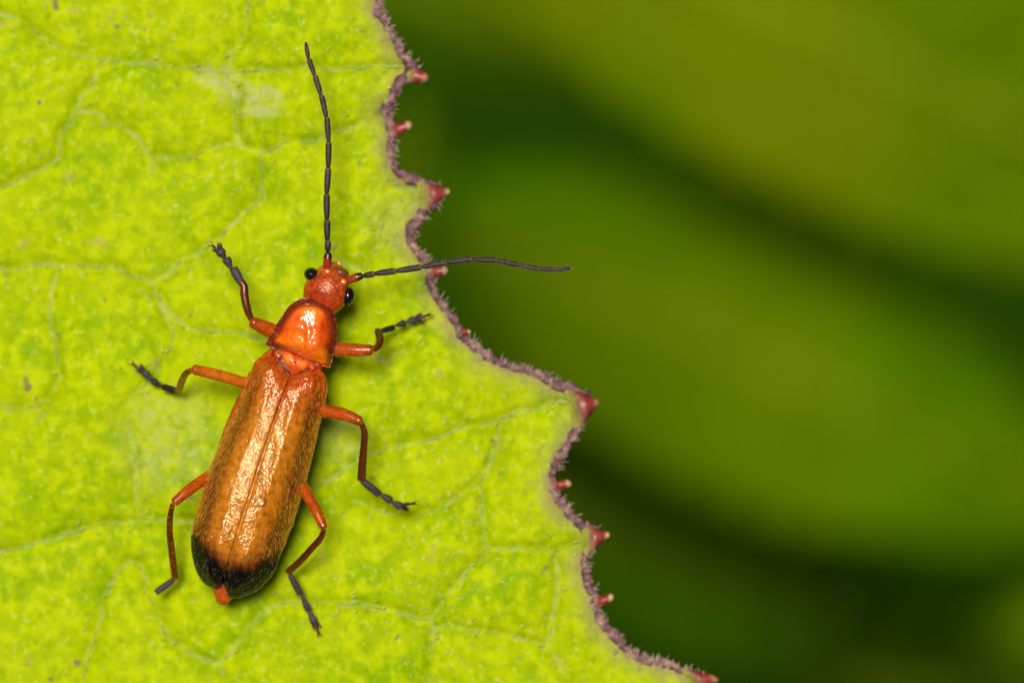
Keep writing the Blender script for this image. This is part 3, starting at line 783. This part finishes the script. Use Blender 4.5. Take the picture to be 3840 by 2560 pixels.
PO = [(635, 565), (580, 580), (520, 610), (470, 655), (430, 710), (390, 770), (350, 830), (325, 890), (290, 940), (265, 990), (252, 1022), (290, 1042), (340, 1070), (400, 1095), (460, 1110), (520, 1130), (580, 1160), (640, 1190), (700, 1210), (760, 1225), (830, 1240), (880, 1252), (895, 1200), (915, 1120), (930, 1060), (945, 1000), (950, 920), (948, 840), (935, 770), (915, 700), (880, 640), (830, 600), (770, 572), (700, 560)]
def a1inv(x, y, z):
    k = (DIST - z) / DIST / PXMM
    return ((x / k + 1920 - 900) * 2.6133, (1280 - y / k - 900) * 2.6133)
def gs(u, v, cu, cv, su, sv=None): return math.exp(-((u - cu) / su) ** 2 - ((v - cv) / (sv or su)) ** 2)
def pron_bump(x, y, r):
    u, v = a1inv(x, y, 2.1)
    z = 0.24 * gs(u, v, 650, 1040, 260, 190) * (1 - r ** 4) + 0.07 * gs(u, v, 560, 950, 100) + 0.07 * gs(u, v, 790, 985, 90)            # two hind humps
    z -= 0.09 * gs(u, v, 668, 960, 40, 150)                                         # furrow between them
    z += 0.03 * gs(u, v, 700, 700, 140)
    z -= 0.07 * gs(u, v, 420, 870, 60) + 0.06 * gs(u, v, 860, 850, 55, 130)
    z -= 0.025 * math.exp(-((r - 0.80) / 0.07) ** 2) + 0.20 * (max(0.0, r - 0.82) / 0.18) ** 2                                # gutter inside the rim
    z += (0.030 * mnoise.noise(Vector((x * 4.5, y * 4.5, 3))) + 0.016 * mnoise.noise(Vector((x * 10, y * 10, 6)))) * float(smooth(1.0, 0.8, r)) * (0.35 + 0.65 * float(smooth(760, 900, v)))
    return z
def pron_col(r, a, p):
    u, v = a1inv(p[0], p[1], 2.1)
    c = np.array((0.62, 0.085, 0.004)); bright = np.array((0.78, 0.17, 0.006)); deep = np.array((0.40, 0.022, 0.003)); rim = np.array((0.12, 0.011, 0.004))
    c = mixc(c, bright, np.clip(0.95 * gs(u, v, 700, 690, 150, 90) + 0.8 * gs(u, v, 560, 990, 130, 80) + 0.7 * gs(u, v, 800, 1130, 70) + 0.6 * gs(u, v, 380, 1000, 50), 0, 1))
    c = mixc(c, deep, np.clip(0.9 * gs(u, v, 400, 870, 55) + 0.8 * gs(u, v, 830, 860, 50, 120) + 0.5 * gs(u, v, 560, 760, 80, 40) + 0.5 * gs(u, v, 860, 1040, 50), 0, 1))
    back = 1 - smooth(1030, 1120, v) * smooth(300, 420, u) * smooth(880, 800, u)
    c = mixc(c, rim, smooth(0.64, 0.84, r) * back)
    return c
pz = lambda x, y: 2.0 - 0.10 * smooth(800, 1100, y) - 0.12 * np.clip(abs((x - 620) * 0.94 + (y - 900) * 0.33) / 330, 0, 1) ** 2
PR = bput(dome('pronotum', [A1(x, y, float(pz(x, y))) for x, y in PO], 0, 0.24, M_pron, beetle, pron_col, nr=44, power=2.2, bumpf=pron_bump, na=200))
PR['label'] = 'glossy orange neck shield'

SCO = [(430, 1085), (415, 1120), (425, 1170), (455, 1225), (500, 1290), (540, 1310), (590, 1290), (640, 1265), (670, 1240), (690, 1200), (640, 1180), (560, 1140), (490, 1100)]
def sc_col(r, a, p):
    u, v = a1inv(p[0], p[1], 2.0)
    return mixc(np.array((0.50, 0.05, 0.004)), np.array((0.72, 0.20, 0.02)), np.clip(gs(u, v, 470, 1160, 40) + gs(u, v, 610, 1210, 40), 0, 1))
bput(dome('scutellum', [A1(x, y, 1.98) for x, y in SCO], 0, 0.12, M_pron, beetle, sc_col, nr=12, na=60))
for (x, y, w) in ((375, 1130, 30), (705, 1245, 30)):                  # little sclerites at the wing roots
    bput(tube('wing_root', [A1(x - 12, y - 12, 1.93), A1(x + 14, y + 14, 1.96)], [pxw(w / 2.6), pxw(w / 2.9)], None, M_pron, beetle, colf=lambda t, q: np.array((0.46, 0.045, 0.005)), nring=8))
# cushion of the mesothorax in front of the wing cases
bput(dome('mesothorax', [A1(x, y, 1.74) for x, y in [(300, 1130), (340, 1060), (480, 1050), (700, 1120), (800, 1220), (790, 1290), (640, 1400), (500, 1420), (330, 1260)]], 0, 0.12, M_body, beetle, lambda r, a, p: np.array((0.17, 0.013, 0.002)), nr=8, na=48))

# eyes
def ellipsoid(name, c, rx, ry, rz, rot, mat, parent, colour=None, nu=40, nv=28):
    V = []
    for i in range(nv + 1):
        f = -math.pi / 2 + math.pi * i / nv
        for j in range(nu):
            a = 2 * math.pi * j / nu
            x, y, z = rx * math.cos(f) * math.cos(a), ry * math.cos(f) * math.sin(a), rz * math.sin(f)
            V.append((c[0] + x * math.cos(rot) - y * math.sin(rot), c[1] + x * math.sin(rot) + y * math.cos(rot), c[2] + z))
    F = grid_faces(nv + 1, nu, True)
    C = None if colour is None else np.repeat(np.array([colour]), len(V), 0)
    return make_mesh(name, V, F, C, mat, parent)
bput(ellipsoid('eye', A1(702, 337, 1.70), pxw(29), pxw(26), 0.26, math.radians(-20), M_eye, beetle))
bput(ellipsoid('eye', A1(1060, 550, 1.66), pxw(35), pxw(24), 0.26, math.radians(82), M_eye, beetle))
# mouth
dk = np.array((0.030, 0.010, 0.004)); br = np.array((0.13, 0.035, 0.008))
bput(ellipsoid('labrum', A1(985, 318, 1.72), pxw(27), pxw(19), 0.17, math.radians(-25), M_leg, beetle, br))
bput(tube('mandible', [A1(1000, 285, 1.5), A1(1040, 315, 1.5), A1(1058, 370, 1.52)], [pxw(6), pxw(8), pxw(5)], None, M_leg, beetle, colf=lambda t, q: dk, nring=10))
bput(tube('mandible', [A1(890, 268, 1.5), A1(930, 252, 1.5), A1(985, 268, 1.5)], [pxw(5), pxw(8), pxw(6)], None, M_leg, beetle, colf=lambda t, q: dk, nring=10))
bput(tube('palp', [A1(990, 285, 1.5), A1(980, 258, 1.55), A1(968, 222, 1.6)], [pxw(4.5), pxw(4), pxw(6)], None, M_leg, beetle, colf=lambda t, q: np.array((0.55, 0.33, 0.08)), nring=10, nseg=10))
for (x, y) in ((862, 312), (1012, 408)):                              # pale sockets of the antennae
    bput(ellipsoid('antenna_socket', A1(x, y, 1.84), pxw(15), pxw(11), 0.10, math.radians(-30), M_pron, beetle, (0.60, 0.16, 0.012)))

# antennae
def antenna(joints, wid, zs):
    root = part_empty('antenna')
    n = len(joints)
    for i, (a, b, f) in enumerate(joints):
        za, zb_ = zs(i / n), zs((i + 1) / n)
        p0, p1 = np.array(f(*a, za)), np.array(f(*b, zb_))
        w = pxw(wid[i]) / 2
        if i == 0:
            cf = lambda t, q: mixc(np.array((0.20, 0.018, 0.004)), np.array((0.012, 0.006, 0.004)), smooth(0.62, 0.82, t)); ra = [w * 0.75, w * 0.85, w, w * 1.05, w * 0.8]
        else:
            d = np.array((0.020, 0.013, 0.010)) if i > 2 else np.array((0.014, 0.008, 0.006))
            tipc = np.array((0.16, 0.075, 0.025))
            cf = lambda t, q, d=d, tipc=tipc: mixc(d, tipc, 0.7 * smooth(0.955, 1.0, t))
            ra = [w * 0.60, w * 0.88, w, w * 1.03, w * 1.05, w * 0.98] if i < n - 1 else [w * 0.6, w * 0.95, w, w * 0.85, w * 0.4]
        mid = (p0 + p1) / 2 + np.array((0, 0, 0.01))
        s = tube('antenna_segment', [tuple(p0), tuple(mid), tuple(p1)], ra, None, M_leg if i == 0 else M_ant, root, colf=cf, nring=16, nseg=14, cap=0.25)
        d3 = p1 - p0
        hairs('hairs', s, 90 if i else 40, 0.045, 0.003, d3, 0.75, M_hair_pale, root, None, 0.25, seed=100 + i)
    return root
LA = [((846, 300), (865, 128), A1)]
a6 = [((313, 1472), (313, 1405)), ((310, 1402), (308, 1268)), ((307, 1266), (305, 1100)), ((305, 1098), (315, 930)), ((315, 928), (318, 760)), ((318, 758), (307, 597)), ((304, 596), (272, 452)), ((268, 450), (230, 325)), ((226, 322), (190, 215)), ((186, 213), (168, 102))]
LA += [(a, b, A6) for a, b in a6]
antenna(LA, [31, 23, 24, 23.5, 23, 22, 21, 20.5, 20, 19, 17], lambda t: 1.80 + 0.35 * math.sin(t * 2.2))
RA_ = [((1030, 405), (1195, 348), A1), ((1205, 352), (1312, 332), A1), ((1315, 330), (1520, 304), A1)]
a8 = [((85, 305), (335, 266)), ((343, 264), (586, 216)), ((590, 218), (832, 186)), ((840, 190), (1072, 196)), ((1074, 200), (1283, 242)), ((1285, 242), (1488, 284)), ((1490, 281), (1650, 290)), ((1655, 290), (1808, 276))]
RA_ += [(a, b, A8) for a, b in a8]
antenna(RA_, [31, 22, 23, 23, 22.5, 22, 21, 20, 19, 18, 17], lambda t: 1.80 + 0.30 * math.sin(t * 2.6))

# legs
C_fem, C_fem_d = np.array((0.31, 0.044, 0.002)), np.array((0.40, 0.092, 0.004))
C_tib, C_tib_d = np.array((0.105, 0.018, 0.002)), np.array((0.040, 0.008, 0.002))
C_tar = np.array((0.034, 0.026, 0.026)); C_tar_k = np.array((0.008, 0.006, 0.005))
def leg(f, femur, fw, tibia, tw, tarsi, tarw, claws, label, fem_c=C_fem, gold=False, seed=0, dark_first=False):
    root = part_empty('leg'); root['label'] = label
    P = [np.array(f(*p)) for p in femur]
    h = [pxw(w) / 2 for w in fw]
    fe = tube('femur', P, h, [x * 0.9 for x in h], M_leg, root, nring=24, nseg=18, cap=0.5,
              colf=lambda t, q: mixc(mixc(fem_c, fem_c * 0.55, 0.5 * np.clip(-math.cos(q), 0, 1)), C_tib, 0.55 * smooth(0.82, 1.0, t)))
    knee = P[-1]
    kn = tube('knee', [tuple(knee - (P[-1] - P[-2]) * 0.02), tuple(knee + np.array(f(*tibia[1])) * 0.08 - knee * 0.08)], [h[-1] * 0.72, h[-1] * 0.6], None, M_leg, root, nring=6, nseg=14, cap=0.8, colf=lambda t, q: np.array((0.26, 0.045, 0.008)))
    Q = [np.array(f(*p)) for p in tibia]
    g = [pxw(w) / 2 for w in tw]
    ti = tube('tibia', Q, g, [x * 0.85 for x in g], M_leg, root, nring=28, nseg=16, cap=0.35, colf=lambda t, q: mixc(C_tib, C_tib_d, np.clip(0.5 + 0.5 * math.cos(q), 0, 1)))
    n = len(tarsi)
    for i, (a, b) in enumerate(tarsi):
        p0, p1 = np.array(f(*a)), np.array(f(*b))
        w = pxw(tarw[i]) / 2
        cc = C_tar_k if (dark_first and i < 2) or i == n - 1 and n > 3 else C_tar
        if i == 3:                                                    # the lobed fourth segment
            d = p1 - p0; sd = np.array((d[1], -d[0], 0)); sd /= np.linalg.norm(sd) + 1e-9
            Vv, Ff, Cc = [], [], []
            for sg in (-1, 1):
                v_, f_, c_ = tube_geo([tuple(p0), tuple(p0 + d * 0.5 + sd * sg * w * 0.5), tuple(p1 + sd * sg * w * 0.85)], [w * 0.35, w * 0.55, w * 0.5], [w * 0.3, w * 0.35, w * 0.2], 8, 10, colf=lambda t, q: mixc(cc, np.array((0.22, 0.12, 0.05)), 0.7 * smooth(0.7, 1.0, t)), off=len(Vv))
                Vv += v_; Ff += f_; Cc += c_
            make_mesh('tarsal_segment', Vv, Ff, np.array(Cc), M_tarsus, root)
        else:
            ra = [w * 0.42, w * 0.62, w * 0.9, w * 1.12, w * 1.08] if i else [w * 0.8, w * 0.95, w, w, w * 0.95]
            tsg = tube('tarsal_segment', [tuple(p0), tuple((p0 + p1) / 2), tuple(p1)], ra, [x * 0.75 for x in ra], M_tarsus, root, nring=12, nseg=14, cap=0.3, colf=lambda t, q, cc=cc: cc)
            hairs('hairs', tsg, 60, 0.06, 0.003, p1 - p0, 0.6, M_hair_dark, root, None, 0.25, seed=300 + seed * 10 + i)
    if claws:
        c0, c1 = np.array(f(*claws[0])), np.array(f(*claws[1]))
        tube('claw_segment', [tuple(c0), tuple((c0 + c1) / 2 + np.array((0, 0, 0.03))), tuple(c1)], [0.026, 0.030, 0.036], None, M_tarsus, root, nring=8, nseg=10, colf=lambda t, q: np.array((0.05, 0.022, 0.008)))
        d = c1 - c0; d /= np.linalg.norm(d); sd = np.array((d[1], -d[0], 0))
        for sg in (-1, 1):
            tube('claw', [tuple(c1), tuple(c1 + d * 0.06 + sd * sg * 0.05), tuple(c1 + d * 0.12 + sd * sg * 0.055 - np.array((0, 0, 0.05)))], [0.018, 0.014, 0.005], None, M_leg, root, nring=7, nseg=8, colf=lambda t, q: np.array((0.16, 0.05, 0.012)))
    d = P[-1] - P[0]
    hairs('hairs', fe, 340, 0.08, 0.0028, d, 0.45, M_hair_gold, root, None, 0.25, seed=200 + seed)
    hairs('hairs', ti, 360, 0.06, 0.0028, Q[-1] - Q[0], 0.5, M_hair_gold if gold else M_hair_dark, root, None, 0.25, seed=220 + seed)
    return root
# front leg on the side away from the teeth: its foot is lifted
leg(A3, [(1480, 990, 1.35), (1380, 945, 1.6), (1290, 905, 1.75), (1200, 862, 1.85)], [56, 58, 54, 42], [(1192, 850, 1.85), (1150, 740, 1.9), (1126, 620, 1.92), (1122, 545, 1.92), (1094, 495, 1.9)], [20, 27, 30, 31, 27],
    [((1090, 498, 1.9), (1028, 380, 1.88)), ((1006, 380, 1.88), (962, 290, 1.86)), ((948, 285, 1.86), (905, 220, 1.85)), ((908, 222, 1.85), (868, 178, 1.83))], [34, 30, 33, 34], [(890, 215, 1.85), (838, 172, 1.82)], 'front leg with its dark foot lifted', seed=1)
leg(A3, [(1200, 1440, 1.3), (1130, 1412, 1.4), (900, 1345, 1.75), (672, 1290, 2.0)], [44, 43, 43, 38], [(664, 1292, 1.98), (600, 1322, 1.7), (562, 1390, 1.2), (530, 1488, 0.45)], [20, 25, 27, 26],
    [((500, 1478, 0.32), (390, 1448, 0.12)), ((372, 1432, 0.02), (298, 1396, 0.0)), ((288, 1382, 0.0), (222, 1322, -0.02)), ((220, 1318, -0.02), (165, 1268, -0.05))], [26, 25, 27, 27], [(195, 1300, -0.02), (115, 1238, -0.05)], 'middle leg reaching out with a bent shin', fem_c=C_fem_d, gold=True, seed=2, dark_first=True)
leg(A5, [(640, 150, 1.25), (570, 190, 1.4), (440, 282, 1.75), (325, 378, 1.9)], [42, 42, 41, 34], [(306, 402, 1.88), (288, 500, 1.6), (285, 620, 1.25), (305, 800, 0.75), (328, 975, 0.3)], [18, 23, 25, 27, 27],
    [((312, 990, 0.2), (180, 1086, 0.15))], [25], None, 'hind leg with a single foot joint showing', gold=True, seed=3)
leg(A4, [(120, 380, 1.35), (200, 383, 1.5), (330, 392, 1.65), (445, 392, 1.72)], [50, 51, 50, 40], [(448, 394, 1.7), (492, 368, 1.5), (508, 320, 1.2), (492, 258, 0.75)], [20, 26, 28, 26],
    [((522, 258, 0.55), (604, 236, 0.35)), ((614, 224, 0.3), (676, 204, 0.25)), ((682, 202, 0.22), (745, 178, 0.2)), ((745, 178, 0.2), (800, 160, 0.18))], [23, 22, 24, 26], [(775, 168, 0.2), (850, 146, 0.16)], 'front leg stepping to the purple leaf margin', seed=4, dark_first=True)
leg(A4, [(40, 795, 1.3), (120, 808, 1.5), (260, 838, 1.75), (368, 882, 1.9)], [48, 49, 46, 36], [(374, 886, 1.88), (400, 960, 1.75), (396, 1060, 1.55), (386, 1180, 1.3), (380, 1284, 1.1)], [19, 25, 27, 31, 32],
    [((386, 1294, 1.05), (500, 1386, 0.85)), ((510, 1386, 0.82), (582, 1432, 0.7)), ((588, 1440, 0.68), (652, 1472, 0.6)), ((652, 1474, 0.58), (708, 1474, 0.5))], [29, 27, 27, 28], [(680, 1462, 0.62), (745, 1450, 0.5)], 'middle leg with a long brown shin', seed=5)
leg(A5, [(1290, 200, 1.25), (1345, 290, 1.45), (1430, 440, 1.75), (1492, 575, 1.9)], [42, 42, 40, 32], [(1494, 596, 1.88), (1470, 660, 1.7), (1400, 742, 1.4), (1300, 850, 0.95), (1215, 925, 0.6)], [18, 24, 25, 26, 25],
    [((1232, 952, 0.5), (1308, 1100, 0.3)), ((1320, 1112, 0.25), (1370, 1220, 0.12)), ((1376, 1228, 0.1), (1418, 1322, 0.05)), ((1418, 1322, 0.05), (1440, 1360, 0.02))], [25, 24, 26, 27], [(1425, 1335, 0.05), (1452, 1408, 0.0)], 'hind leg with its dark foot trailing behind', seed=6)

# body hairs
axis = np.array((-0.3, -0.95, 0.0))
def head_keep(P, N): return (P[:, 1] > (1280 - 1150) / PXMM) & (N[:, 2] > -0.1)
hairs('hairs', BODY, 8000, 0.06, 0.003, np.array((0.45, 0.9, 0)), 0.5, M_hair_gold, BODY, head_keep, 0.25, seed=40)
pc = np.array(A1(640, 900, 2.0))
def rim_keep(P, N):
    r = np.hypot(P[:, 0] - pc[0], P[:, 1] - pc[1])
    uv = np.array([a1inv(a, b, 2.0) for a, b in P[:, :2]])
    rad = np.hypot((uv[:, 0] - 640) / 300, (uv[:, 1] - 900) / 335)
    return (rad > 0.88) & (N[:, 2] > -0.3)
hairs('hairs', PR, 800, 0.06, 0.003, lambda P: P - pc[None, :], 0.35, M_hair_gold, PR, rim_keep, 0.3, seed=41)
